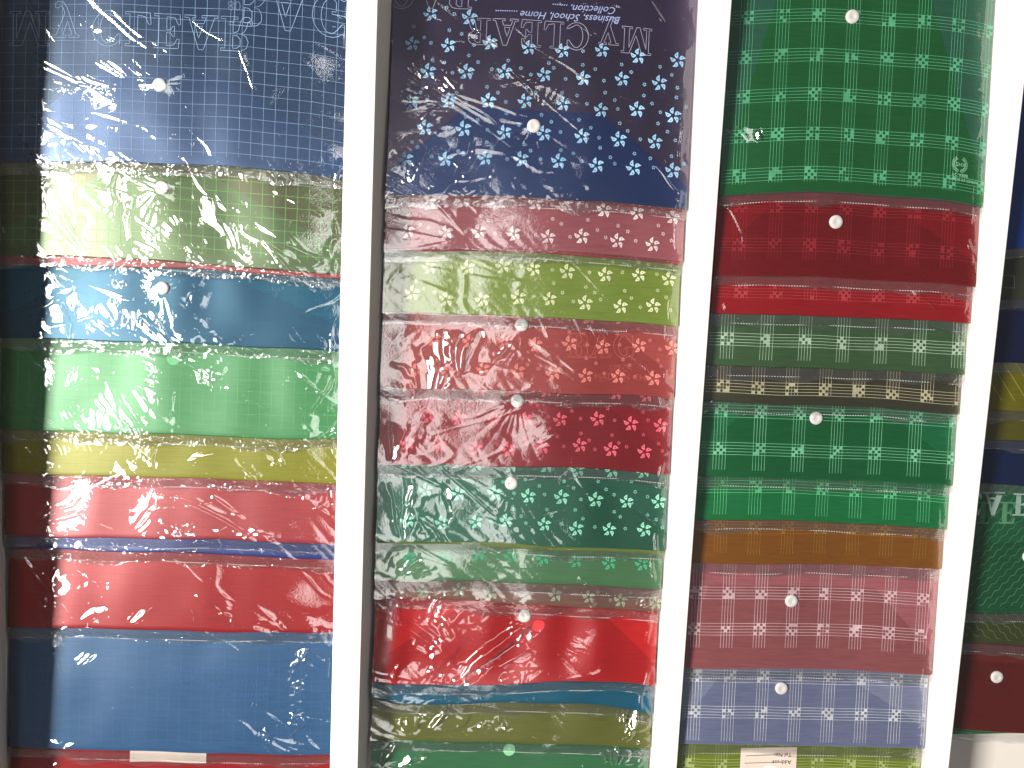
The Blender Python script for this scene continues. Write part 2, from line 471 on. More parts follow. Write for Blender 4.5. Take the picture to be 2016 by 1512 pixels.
def film_height(f, X, Vv, seed, amp, but):
    rnd = random.Random(seed * 13 + 5)
    h = 0.0017 * amp * fbm(X / 0.085, Vv / 0.055, seed, 2)
    # domain warp
    wx = X + 0.007 * gn(X / 0.05, Vv / 0.05, seed + 3); wv = Vv + 0.007 * gn(X / 0.05, Vv / 0.05, seed + 4)
    # crease lines = contour lines of a stretched noise
    for k in range(2):
        ang = rnd.uniform(-0.9, 0.3); ca, sa = math.cos(ang), math.sin(ang)
        p = (wx * ca + wv * sa) / rnd.uniform(0.14, 0.22); q = (-wx * sa + wv * ca) / rnd.uniform(0.045, 0.07)
        n = gn(p, q, seed + 10 + k)
        mask = sstep(-0.12, 0.22, gn(X / 0.08, Vv / 0.06, seed + 20 + k))
        h = h + 0.0006 * amp * np.exp(-(n / 0.04) ** 2) * mask
    # crumpled patches
    mask = sstep(0.25, 0.6, gn(X / 0.07, Vv / 0.05, seed + 31))
    h = h + 0.0011 * amp * mask * (np.abs(gn(wx / 0.026, wv / 0.018, seed + 32)) - 0.2)
    h = h + 0.00025 * amp * mask * np.abs(gn(wx / 0.008, wv / 0.006, seed + 33))
    # fans of straight pulled creases
    vis = f.vis if f.i else 0.2
    for k in range(s_fans(f) + 1):
        fx = rnd.uniform(f.xl + 0.02, f.xr - 0.02); fv = rnd.uniform(0.0, max(0.02, vis))
        a0 = rnd.choice((rnd.uniform(2.3, 2.9), rnd.uniform(-0.7, -0.2), rnd.uniform(2.6, 3.4)))
        for j in range(rnd.randint(3, 5)):
            a = a0 + rnd.uniform(-0.22, 0.22); L = rnd.uniform(0.05, 0.16)
            dx, dv = math.cos(a), math.sin(a)
            t = ((X - fx) * dx + (Vv - fv) * dv) / L
            d = (-(X - fx) * dv + (Vv - fv) * dx) + 0.004 * np.sin(t * rnd.uniform(1, 3)) * t
            prof = np.clip(t, 0, 1) ** 0.3 * np.clip(1 - t, 0, 1) ** 0.7 * (t > 0)
            w = rnd.uniform(0.0011, 0.0024)
            h = h + rnd.uniform(0.0004, 0.0010) * amp * prof * np.exp(-(d / w) ** 2)
    if but is not None:
        bx, bv = but
        r = np.hypot(X - bx, Vv - bv); th = np.arctan2(Vv - bv, X - bx)
        h = h + 0.0030 * np.exp(-(r / 0.013) ** 2)
        fan = gn(np.cos(th) * 3.2 + 9, np.sin(th) * 3.2 + 9, seed + 50)
        h = h + 0.0010 * amp * np.abs(fan) * sstep(0.006, 0.02, r) * np.exp(-(r / 0.055))
    # pleats: the film pulled into shallow steps that lean towards the window
    for (px, py, rx, ry, per) in f.s.get('pleats', ()):
        P = unproj(px, py, f.zE); cx = P[0]; cv = P[1] - float(f.yb(cx))
        hl = LAMP - P; hl /= np.linalg.norm(hl); hv = CAM - P; hv /= np.linalg.norm(hv)
        H = hl + hv
        gx, gy = -H[0] / H[2], -H[1] / H[2] + f.tan
        G = math.hypot(gx, gy); ex, ey = gx / G, gy / G
        a, b = rx * 0.00053, ry * 0.00053
        dx, dv = X - cx, Vv - cv
        tw = rnd.uniform(-0.7, 0.7); ph = rnd.uniform(0, 6)
        w = (-dx * ey + dv * ex) / max(a, b)
        u = dx * ex + dv * (ey + tw) + 0.0045 * gn(X / 0.03, Vv / 0.025, seed + 91) + 0.0009 * gn(X / 0.011, Vv / 0.011, seed + 92)
        per = per * 0.001
        q = u / (per * (1 + 0.55 * np.clip(w, -1.2, 1.2)))
        t = q + 0.42 * np.sin(q * 1.9 + ph) + 60.0
        idx = np.floor(t).astype(int); t = t - idx
        lean = 0.15 + 1.0 * ((_PERM[(idx * 37 + seed) & 4095] % 97) / 97.0)
        saw = np.where(t < 0.84, t / 0.84, (1 - sstep(0.84, 1.0, t))) - 0.5
        e = np.hypot(dx / a, dv / b) + 0.65 * gn(X / 0.028, Vv / 0.02, seed + 93) + 0.25 * gn(X / 0.009, Vv / 0.009, seed + 94)
        h = h + saw * lean * 0.9 * per * G * (1 - sstep(0.55, 1.1, e))
    # crushed band along the heat seal
    band = np.exp(-((Vv + 0.006) / 0.008) ** 2)
    h = h + amp * band * (0.0008 * np.abs(gn(wx / 0.014, wv / 0.006, seed + 61)) + 0.0003 * np.abs(gn(wx / 0.005, wv / 0.0025, seed + 62)))
    # lower edge pulls
    low = np.exp(-(Vv / 0.02) ** 2) * sstep(-0.002, 0.006, Vv)
    h = h + 0.0008 * amp * low * np.abs(gn(X / 0.018 + Vv / 0.02, Vv / 0.05, seed + 63))
    # side weld
    h = h + 0.0007 * np.exp(-((X - f.xr + 0.011 + 0.005 * gn(Vv / 0.035, Vv * 0, seed)) / 0.0018) ** 2) * sstep(-0.2, 0.4, gn(Vv / 0.03, Vv * 0 + 0.5, seed + 2))
    return h

def s_fans(f): return f.s.get('fans', 2)

_count = [0]
def make_folder(f):
    s = f.s; _count[0] += 1; seed = 100 + _count[0] * 7
    rnd = random.Random(seed)
    xc = (f.xl + f.xr) / 2
    f.ox, f.oy = xc, float(f.yb(xc)); f.oz = float(f.z(xc, 0.0))
    f.root = thing('document_folder', (f.ox, f.oy, f.oz))
    tag(f.root, s['label'], 'folder', s.get('group', 'clear plastic document folders in the rack'))
    # ---- body: front sheet, bottom fold, back sheet
    nx = 70
    xs = np.linspace(f.xl + 0.001, f.xr - 0.001, nx)
    th = s.get('thick', 0.0022)
    vs = np.linspace(0.0, f.L, 60)
    prof = [(v, -th) for v in vs[::-4]]
    for k in range(1, 6):
        a = math.pi * k / 6
        prof.append((-th / 2 * math.sin(a), -th / 2 - th / 2 * math.cos(a)))
    prof += [(v, 0.0) for v in vs]
    rows = []
    for v, dz in prof: rows.append(place(f, xs, np.full(nx, v), 0) + np.array((0, 0, dz)))
    V = np.concatenate(rows)
    mat = pp_mat(s['rgb'], s.get('op', 0.82), s.get('gain', 0.62 if f.ci < 3 else 0.76), s.get('rough', 0.37), s.get('gloss', 2.2 if f.ci < 3 else 1.5))
    mesh_obj('body', V, grid_faces(len(prof), nx), mat, f.root)
    # ---- flap with sloped sides
    but = None
    if 'button' in s:
        P = unproj(s['button'][0], s['button'][1], f.zE + 0.002)
        but = (P[0], P[1] - float(f.yb(P[0])))
    if 'flap' in s or but is not None:
        hv = s.get('flap_h', (but[1] + 0.016) if but else 0.085)
        a = s.get('flap_a', 0.065); cx = but[0] if but else xc
        nv = 36; nu = 50; rows = []
        for v in np.linspace(0.0, hv, nv):
            t = max(0.0, (v - 0.022) / (hv - 0.022))
            x0 = (f.xl + 0.0015) * (1 - t) + (cx - a) * t; x1 = (f.xr - 0.0015) * (1 - t) + (cx + a) * t
            x = np.linspace(x0, x1, nu)
            rows.append(place(f, x, np.full(nu, v), 0.0004))
        fm = pp_mat(s.get('flap', s['rgb']), s.get('flap_op', 0.45), s.get('gain', 0.62 if f.ci < 3 else 0.76), s.get('rough', 0.37), s.get('gloss', 2.2 if f.ci < 3 else 1.5))
        mesh_obj('flap', np.concatenate(rows), grid_faces(nv, nu), fm, f.root)
    # ---- print
    pat = s.get('pat'); pc = s.get('ink', (225, 235, 235)); po = s.get('ink_op', 0.7)
    vmax = min(f.L - 0.005, (f.vis + 0.03) if f.i else 0.235)
    pr = Pr()
    W = f.xr - f.xl
    def hline(v, x0, x1, w):
        n = 50; pr.ribbon([(x0 + (x1 - x0) * k / n, v) for k in range(n + 1)], w)
    def vline(x, v0, v1, w):
        n = max(3, int((v1 - v0) / 0.006)); pr.ribbon([(x, v0 + (v1 - v0) * k / n) for k in range(n + 1)], w)
    if pat == 'grid':
        pt = s.get('pitch', 0.0118)
        x = f.xl + 0.006
        while x < f.xr - 0.002:
            vline(x, s.get('v0', 0.008), vmax, 0.00042); x += pt
        v = s.get('v0', 0.008) + 0.004
        while v < vmax: hline(v, f.xl + 0.002, f.xr - 0.002, 0.00042); v += pt
    elif pat == 'plaid':
        px_, pv = s.get('px', 0.0355), s.get('pv', 0.0385)
        xb = []
        x = f.xl + s.get('x0', 0.012)
        while x < f.xr + 0.01: xb.append(x); x += px_
        vb = []; v = s.get('v0', 0.016)
        while v < vmax: vb.append(v); v += pv
        d = 0.0031
        vend = s.get('vend', s.get('v0', 0.016) - 0.0085)
        for x in xb:
            for k in range(5):
                xx = x + (k - 2) * d
                if f.xl + 0.002 < xx < f.xr - 0.002: vline(xx, max(0.003, vend), vmax, 0.0005)
        for v in vb:
            for k in range(5): hline(v + (k - 2) * d, f.xl + 0.002, f.xr - s.get('rm', 0.002), 0.0005)
            for x in xb:
                for p in range(4):
                    for q in range(4):
                        if ((p + q) % 2 == 0 and rnd.random() < 0.70) or rnd.random() < 0.10:
                            x0 = x + (p - 2) * d; v0 = v + (q - 2) * d
                            if x0 > f.xl and x0 + d < f.xr: pr.quad(x0, x0 + d, v0, v0 + d)
    elif pat == 'flowers':
        r = s.get('r', 0.0081); px_ = s.get('px', 0.0355); pv = s.get('pv', 0.0305)
        v = s.get('v0', 0.017); row = 0
        tx = s.get('textbox')
        while v < vmax:
            x = f.xl + s.get('x0', 0.02) + (0.5 * px_ if row % 2 else 0)
            while x < f.xr - 0.004:
                jx, jv = rnd.uniform(-.0025, .0025), rnd.uniform(-.0025, .0025)
                ok = not (tx and tx[0] < x < tx[1] and tx[2] < v < tx[3])
                if ok: pr.flower(x + jx, v + jv, r * rnd.uniform(0.93, 1.06), 0.45 + rnd.uniform(-0.15, 0.15))
                for (ox, ov) in ((0.30, 0.33), (0.55, 0.05), (0.05, 0.55)):
                    xx = x + px_ * ox + rnd.uniform(-.004, .004); vv = v + pv * ov + rnd.uniform(-.003, .003)
                    if xx < f.xr - 0.004 and not (tx and tx[0] < xx < tx[1] and tx[2] < vv < tx[3]):
                        pr.blossom(xx, vv, 0.0021, rnd.uniform(0, 6))
                x += px_
            v += pv; row += 1
    elif pat == 'diagonal':
        for k in range(14):
            x = f.xl - 0.02 + k * 0.014
            pr.ribbon([(x + t * 0.05, vmax - t * (vmax - 0.004) + 0.006 * math.sin(t * 1.5)) for t in np.linspace(0, 1, 16) if f.xl < x + t * 0.05 < f.xr] or [(f.xr - .003, .01), (f.xr - .002, .01)], 0.0005)
    elif pat == 'waves':
        sg = s.get('sg', 1)
        for k in range(-8, 24):
            pts = []
            for t in np.linspace(0, 1, 90):
                x = f.xl + t * 0.16; v = sg * (x - f.xl) * 0.95 + k * 0.011 - 0.02 + 0.0016 * math.sin(t * 120 + (k % 2) * 3.1)
                if 0.004 < v < vmax: pts.append((x, v))
            if len(pts) > 4: pr.ribbon(pts, 0.00045)
    name = {'grid': 'grid_print', 'plaid': 'plaid_print', 'flowers': 'flower_print', 'diagonal': 'stripe_print', 'waves': 'wave_print'}.get(pat)
    if pat:
        if s.get('ghost'):
            g2 = sheet_print(f, pr, name, print_mat(s.get('ghost_ink', pc), s.get('ghost_op', 0.55)), 0)
            me = g2.data
            co = np.zeros(len(me.vertices) * 3, dtype=np.float32); me.vertices.foreach_get('co', co)
            co = co.reshape(-1, 3); co += np.array((0.003, -0.0075, -0.0010), dtype=np.float32)
            me.vertices.foreach_set('co', co.ravel()); me.update()
        sheet_print(f, pr, name, print_mat(pc, po * (0.8 if f.ci == 3 else 0.92 if f.ci == 2 else 0.9)), 0.0007)
    if 'extra' in s: s['extra'](f)
    # ---- snap button
    if but is not None:
        bx, bv = but
        b0 = place(f, np.array([bx]), np.array([bv]), 0.0005)[0]
        R = s.get('snap_r', 0.0068); V = []; F = []
        pf = [(R * 1.0, -0.0004), (R, 0.0009), (R * 0.93, 0.0015), (R * 0.75, 0.0019), (R * 0.40, 0.0021), (R * 0.34, 0.0019), (0.0002, 0.0018)]
        n = 32
        for (rr, zz) in pf:
            for k in range(n): V.append((b0[0] + rr * math.cos(2 * math.pi * k / n), b0[1] + rr * math.sin(2 * math.pi * k / n), b0[2] + zz))
        for j in range(len(pf) - 1):
            for k in range(n): F.append((j * n + k, j * n + (k + 1) % n, (j + 1) * n + (k + 1) % n, (j + 1) * n + k))
        F.append(tuple((len(pf) - 1) * n + k for k in range(n)))
        mesh_obj('snap_button', V, F, s.get('snap', M_SNAP), f.root)
    # ---- clear wrapper
    if s.get('wrap', True):
        amp = s.get('amp', 1.0) * (1.6 if f.ci > 2 else 1.0)
        v0, v1 = -0.0135, min(f.L, (f.vis + 0.022) if f.i else 0.245)
        nx = int((f.xr - f.xl) / 0.00105); nv = int((v1 - v0) / 0.00095)
        gx, gv = np.meshgrid(np.linspace(f.xl, f.xr, nx), np.linspace(v0, v1, nv))
        h = film_height(f, gx, gv, seed, amp, but)
        h = np.clip(h, -0.0010, 0.0045 - 0.0037 * sstep(f.vis - 0.02, f.vis, gv))
        droop = 0.0026 * sstep(0.0, -0.012, gv)
        ripple = 0.0012 * gn(gx / 0.05, gx * 0, seed + 71)
        P = place(f, gx.ravel(), np.maximum(gv, 0).ravel(), 0)
        P[:, 1] += np.minimum(gv, 0).ravel() * (1 + 300 * ripple.ravel())
        P[:, 2] += 0.0019 + h.ravel() - droop.ravel()
        fc = grid_faces(nv, nx)
        wr = mesh_obj('wrapper', P, fc, M_FILM, f.root)
        # seal strip: the folded-over, heat sealed end lying on the next folder
        nx2 = nx; nv2 = 22
        gx, gv = np.meshgrid(np.linspace(f.xl + 0.001, f.xr - 0.001, nx2), np.linspace(-0.0125, -0.0012, nv2))
        P = place(f, gx.ravel(), gv.ravel() * 0, 0)
        rp = 0.0012 * gn(gx / 0.05, gx * 0, seed + 71)
        lim = 1 + 0.35 * gn(gx / 0.03, gx * 0, seed + 73)
        P[:, 1] += (gv * lim * (1 + 300 * rp)).ravel()
        hh = 0.0007 * np.abs(gn(gx / 0.009 + gv / 0.006, gv / 0.0035, seed + 74)) + 0.0003 * np.abs(gn(gx / 0.004, gv / 0.003 + gx / 0.01, seed + 76)) + 0.0006 * gn(gx / 0.03, gv / 0.01, seed + 75)
        P[:, 2] += (0.0026 + hh * amp - 0.0026 * sstep(0.0, -0.012, gv)).ravel()
        st = mesh_obj('seal_strip', P, grid_faces(nv2, nx2), s.get('seal', M_SEAL), wr)
        # dotted weld: one printed-in ribbon, its dashes are in the material
        xs2 = np.linspace(f.xl + 0.004, f.xr - 0.006, 160)
        vv = -0.0108 + 0.001 * gn(xs2 / 0.05, 0 * xs2, seed + 81)
        q0 = place(f, xs2, 0 * xs2, 0.0013); q1 = q0.copy()
        q0[:, 1] += vv; q1[:, 1] += vv + 0.0008
        mesh_obj('weld_line', np.concatenate([q0, q1]), grid_faces(2, 160), M_WELD, wr)

def sheet_at(f, px, py):
    P = unproj(px, py, f.zE + 0.001)
    return P[0], P[1] - float(f.yb(P[0]))

def lettering(f, pr, rgb, op, off=0.0008, name='lettering'):
    return sheet_print(f, pr, name, print_mat(rgb, op), off)

def x_blue_top(f):
    pr = Pr()
    x, v = sheet_at(f, 6, 14); pr.text('My CLEAR', x, v, 0.0335, 1, -1, 0.0005)
    x, v = sheet_at(f, 445, -42); pr.text('BAG', x, v, 0.040, 1, -1, 0.0005)
    lettering(f, pr, (165, 195, 225), 0.6)
    p2 = Pr()
    x, v = sheet_at(f, 440, -8); p2.font('80', x, v, 0.014, 1, -1)
    lettering(f, p2, (130, 150, 180), 0.3)

def x_navy_top(f):
    pr = Pr()
    x, v = sheet_at(f, 1291, 45); pr.text('My CLEAR', x, v, 0.0265, -1, -1, 0.00045)
    x, v = sheet_at(f, 930, -56); pr.text('BAG', x, v, 0.028, -1, -1, 0.00045)
    lettering(f, pr, (190, 190, 215), 0.6)
    p2 = Pr()
    x, v = sheet_at(f, 1229, 20); p2.font('Business, School, Home ..........', x, v, 0.0105, -1, -1, 0.35)
    x, v = sheet_at(f, 1221, 0); p2.font('Collection, .......', x, v, 0.0105, -1, -1, 0.35)
    lettering(f, p2, (165, 180, 225), 0.7)

def x_salmon(f):
    pr = Pr()
    x, v = sheet_at(f, 1118, 703); pr.text('BAG', x, v, 0.0245, 1, 1, 0.0006, 0.04)
    lettering(f, pr, (225, 120, 110), 0.30)
    p2 = Pr()
    x, v = sheet_at(f, 1170, 748); p2.font('MADE IN CHINA', x, v, 0.0095, 1, 1)
    x, v = sheet_at(f, 1200, 731); p2.font('SPEC', x, v, 0.0095, 1, 1)
    lettering(f, p2, (215, 110, 95), 0.22)

def x_emblem(f):
    pr = Pr()
    cx, cv = sheet_at(f, 1895, 322)
    R = 0.0066
    for sgn in (-1, 1):
        for k in range(11):
            a = -math.pi / 2 + sgn * (0.12 + k * 0.235)
            for side in (-1, 1):
                px_, pv_ = cx + R * math.cos(a), cv + R * math.sin(a)
                tx, ty = -math.sin(a) * sgn, math.cos(a) * sgn
                ox, oy = math.cos(a) * side, math.sin(a) * side
                b = len(pr.v)
                pr.v += [(px_, pv_), (px_ + .0011 * tx + .0006 * ox, pv_ + .0011 * ty + .0006 * oy), (px_ + .0022 * tx + .0015 * ox, pv_ + .0022 * ty + .0015 * oy), (px_ + .0007 * tx + .0013 * ox, pv_ + .0007 * ty + .0013 * oy)]
                pr.f.append((b, b + 1, b + 2, b + 3))
    pr.font('ZHX', cx - 0.0047, cv - 0.0015, 0.0052)
    pr.v = pr.v
    p2 = Pr()
    p2.font('ZHX', cx - 0.0047, cv + 0.0016, 0.0052, 1, -1)
    pr.f = [q for q in pr.f if len(q) == 4 and max(q) < 11 * 2 * 2 * 4]
    x, v = sheet_at(f, 1879, 338); p2.font('PC-A888', x, v, 0.0044, 1, -1)
    x, v = sheet_at(f, 1874, 347); p2.font('MADE IN CHINA', x, v, 0.0040, 1, -1)
    lettering(f, pr, (140, 200, 160), 0.8, name='emblem')
    lettering(f, p2, (140, 200, 160), 0.75)

def card(f, px0, px1, py0, py1, name='label_card'):
    x0, v1 = sheet_at(f, px0, py0); x1, _ = sheet_at(f, px1, py0); _, v0 = sheet_at(f, px0, py1)
    n = 12
    gx, gv = np.meshgrid(np.linspace(x0, x1, n), np.linspace(v0, v1, n))
    P = place(f, gx.ravel(), gv.ravel(), 0.0010)
    o = mesh_obj(name, P, grid_faces(n, n), M_CARD, f.root)
    return o

def x_lime_card(f):
    o = card(f, 1462, 1575, 1478, 1560)
    pr = Pr()
    x, v = sheet_at(f, 1563, 1489); pr.font('Tel No:', x, v, 0.0062, -1, -1)
    x, v = sheet_at(f, 1562, 1503); pr.font('Address:', x, v, 0.0062, -1, -1)
    for py, xa, xb in ((1493, 1471, 1535), (1507, 1468, 1528)):
        a = sheet_at(f, xa, py); b = sheet_at(f, xb, py - 1)
        pr.ribbon([a, b], 0.0005)
    P = np.array(pr.v); V = place(f, P[:, 0], P[:, 1], 0.0013)
    mesh_obj('lettering', V, pr.f, M_INK, o, smooth=False)

def x_red_card(f): card(f, 252, 404, 1478, 1504)

def x_blue_writing(f):
    pr = Pr()
    for (px, py, t) in ((540, 1322, 'Business, School, Home'), (535, 1345, 'Collection, Office, Travel'), (525, 1368, 'Stationery')):
        x, v = sheet_at(f, px, py); pr.font(t, x, v, 0.0115, -1, -1, 0.3)
    lettering(f, pr, (74, 116, 184), 0.16)

def x_wave_text(f):
    pr = Pr()
    x, v = sheet_at(f, 1948, 973); pr.text('A', x, v, 0.0255, 1, -1)
    x, v = sheet_at(f, 1912, 973); pr.text('E', x, v, 0.0245, 1, -1)
    x, v = sheet_at(f, 2010, 976); pr.text('R', x, v, 0.0245, 1, -1)
    lettering(f, pr, (170, 195, 185), 0.6)
    p2 = Pr()
    x, v = sheet_at(f, 1938, 992); p2.text('LE', x, v, 0.024, 1, -1, None, 0.25)
    lettering(f, p2, (110, 165, 125), 0.40, 0.0006)

def x_square(f):
    pr = Pr()
    q = [sheet_at(f, *p) for p in ((1977, 542), (2000, 543), (1999, 567), (1976, 566))]
    pr.ribbon(densify(q, 0.002), 0.0004, True)
    lettering(f, pr, (140, 140, 110), 0.6, name='square_print')

def x_ghost_snap(f):
    x, v = sheet_at(f, *f.s['ghost_snap'])
    n = 28; R = 0.0066
    pr = Pr(); b = 0
    pr.v = [(x + R * math.cos(2 * math.pi * k / n), v + R * math.sin(2 * math.pi * k / n)) for k in range(n)]
    pr.f = [tuple(range(n))]
    lettering(f, pr, f.s['ghost_rgb'], 0.7, 0.0006, 'snap_back')
    if f.s.get('more'): f.s['more'](f)

# ------------------------------------------------------------------ the four columns
ICE = (190, 215, 240)
build_column(1, [
 dict(gain=0.46, gloss=2.6, rough=0.35, label='blue folder with fine pale grid and large outlined capitals, top of the left column', rgb=(52, 86, 126), op=0.62, flap=(70, 115, 165), flap_op=0.28, edge=[(0,318),(200,316),(380,321),(560,336),(676,351)], pat='grid', ink=(150,185,225), ink_op=0.5, button=(309,164), pleats=[(125,270,75,44,22),(225,265,90,70,46),(190,150,46,30,10),(270,310,60,20,20)], fans=5, extra=x_blue_top, amp=1.0, flap_a=0.05),
 dict(gain=0.42, gloss=2.3, rough=0.35, label='pale green grid folder with strong white glare, below the blue grid folder', rgb=(96, 102, 60), op=0.66, flap=(116, 150, 92), flap_op=0.5, edge=[(0,499),(200,506),(430,521),(670,540)], pat='grid', ink=(150,215,130), ink_op=0.55, v0=0.011, button=(313,368), pleats=[(110,440,60,70,26),(230,420,70,60,24),(290,450,50,56,12),(390,440,80,56,20),(200,495,130,16,8)], fans=6, amp=1.35, flap_a=0.05),
 dict(label='red folder showing only a thin strip below the pale green grid folder', rgb=(185, 42, 44), edge=[(0,519),(200,521),(430,531),(670,548)], g=0.003, wrap=False),
 dict(gain=0.55, gloss=1.5, rough=0.35, label='teal blue folder with snap button and faint grid, between pale green and bright green ones', rgb=(4, 98, 132), flap=(10, 96, 128), edge=[(0,662),(200,669),(400,676),(670,692)], pat='grid', ink=(80,160,190), ink_op=0.15, button=(315,567), pleats=[(160,625,95,34,30),(125,595,46,28,22),(250,625,50,28,10),(310,640,34,34,8)], fans=5, amp=1.3),
 dict(gloss=1.6, label='bright green folder under heavily creased film, left column below the teal blue folder', rgb=(72, 160, 92), pleats=[(110,740,46,40,20),(235,760,26,90,20),(285,805,75,42,16),(455,745,60,26,18),(650,790,44,80,24),(170,830,70,18,9)], edge=[(0,843),(200,850),(400,857),(670,863)], pat='grid', ink=(150,225,160), ink_op=0.21, fans=6, amp=1.5, ghost_snap=(336,707), ghost_rgb=(130,205,150), extra=x_ghost_snap),
 dict(gloss=1.1, label='olive yellow folder, the only yellow band in the left column', rgb=(158, 158, 40), pleats=[(200,885,140,16,8),(290,905,46,24,18)], edge=[(0,930),(200,935),(400,941),(670,951)], pat='grid', ink=(200,200,110), ink_op=0.15, fans=5, amp=1.6),
 dict(label='red folder with a vertical crease in its film, above the narrow navy strip', rgb=(188, 52, 58), pleats=[(272,1005,22,50,14),(390,1040,70,12,16),(120,1010,50,30,24)], edge=[(0,1052),(200,1057),(400,1061),(660,1071)], pat='grid', ink=(230,110,100), ink_op=0.12, fans=5, amp=1.2),
 dict(label='navy blue folder showing as a narrow strip between two red folders', rgb=(42, 62, 142), edge=[(10,1078),(200,1083),(400,1089),(660,1098)], g=0.004, fans=1, amp=1.1),
 dict(label='bright red folder with long curved glints, between the navy strip and the plain blue folder', rgb=(186, 26, 30), pleats=[(150,1180,54,46,30),(300,1212,50,18,16)], edge=[(10,1232),(200,1237),(400,1241),(660,1243)], fans=6, amp=1.2, pat='grid', ink=(225,90,80), ink_op=0.09),
 dict(gain=0.72, label='plain steel blue folder with faint lettering, near the bottom of the left column', rgb=(60, 106, 152), pleats=[(170,1302,50,16,9),(585,1340,20,70,16),(570,1440,46,26,20),(110,1462,34,16,18)], edge=[(15,1468),(200,1475),(400,1480),(657,1484)], pat='grid', ink=(110,150,200), ink_op=0.13, fans=3, amp=0.8, extra=x_blue_writing),
 dict(label='red folder with a cream paper label, lowest in the left column', rgb=(188, 34, 40), edge=[(15,1600),(200,1605),(400,1608),(657,1612)], fans=2, extra=x_red_card),
])
WARM = (235, 215, 215)
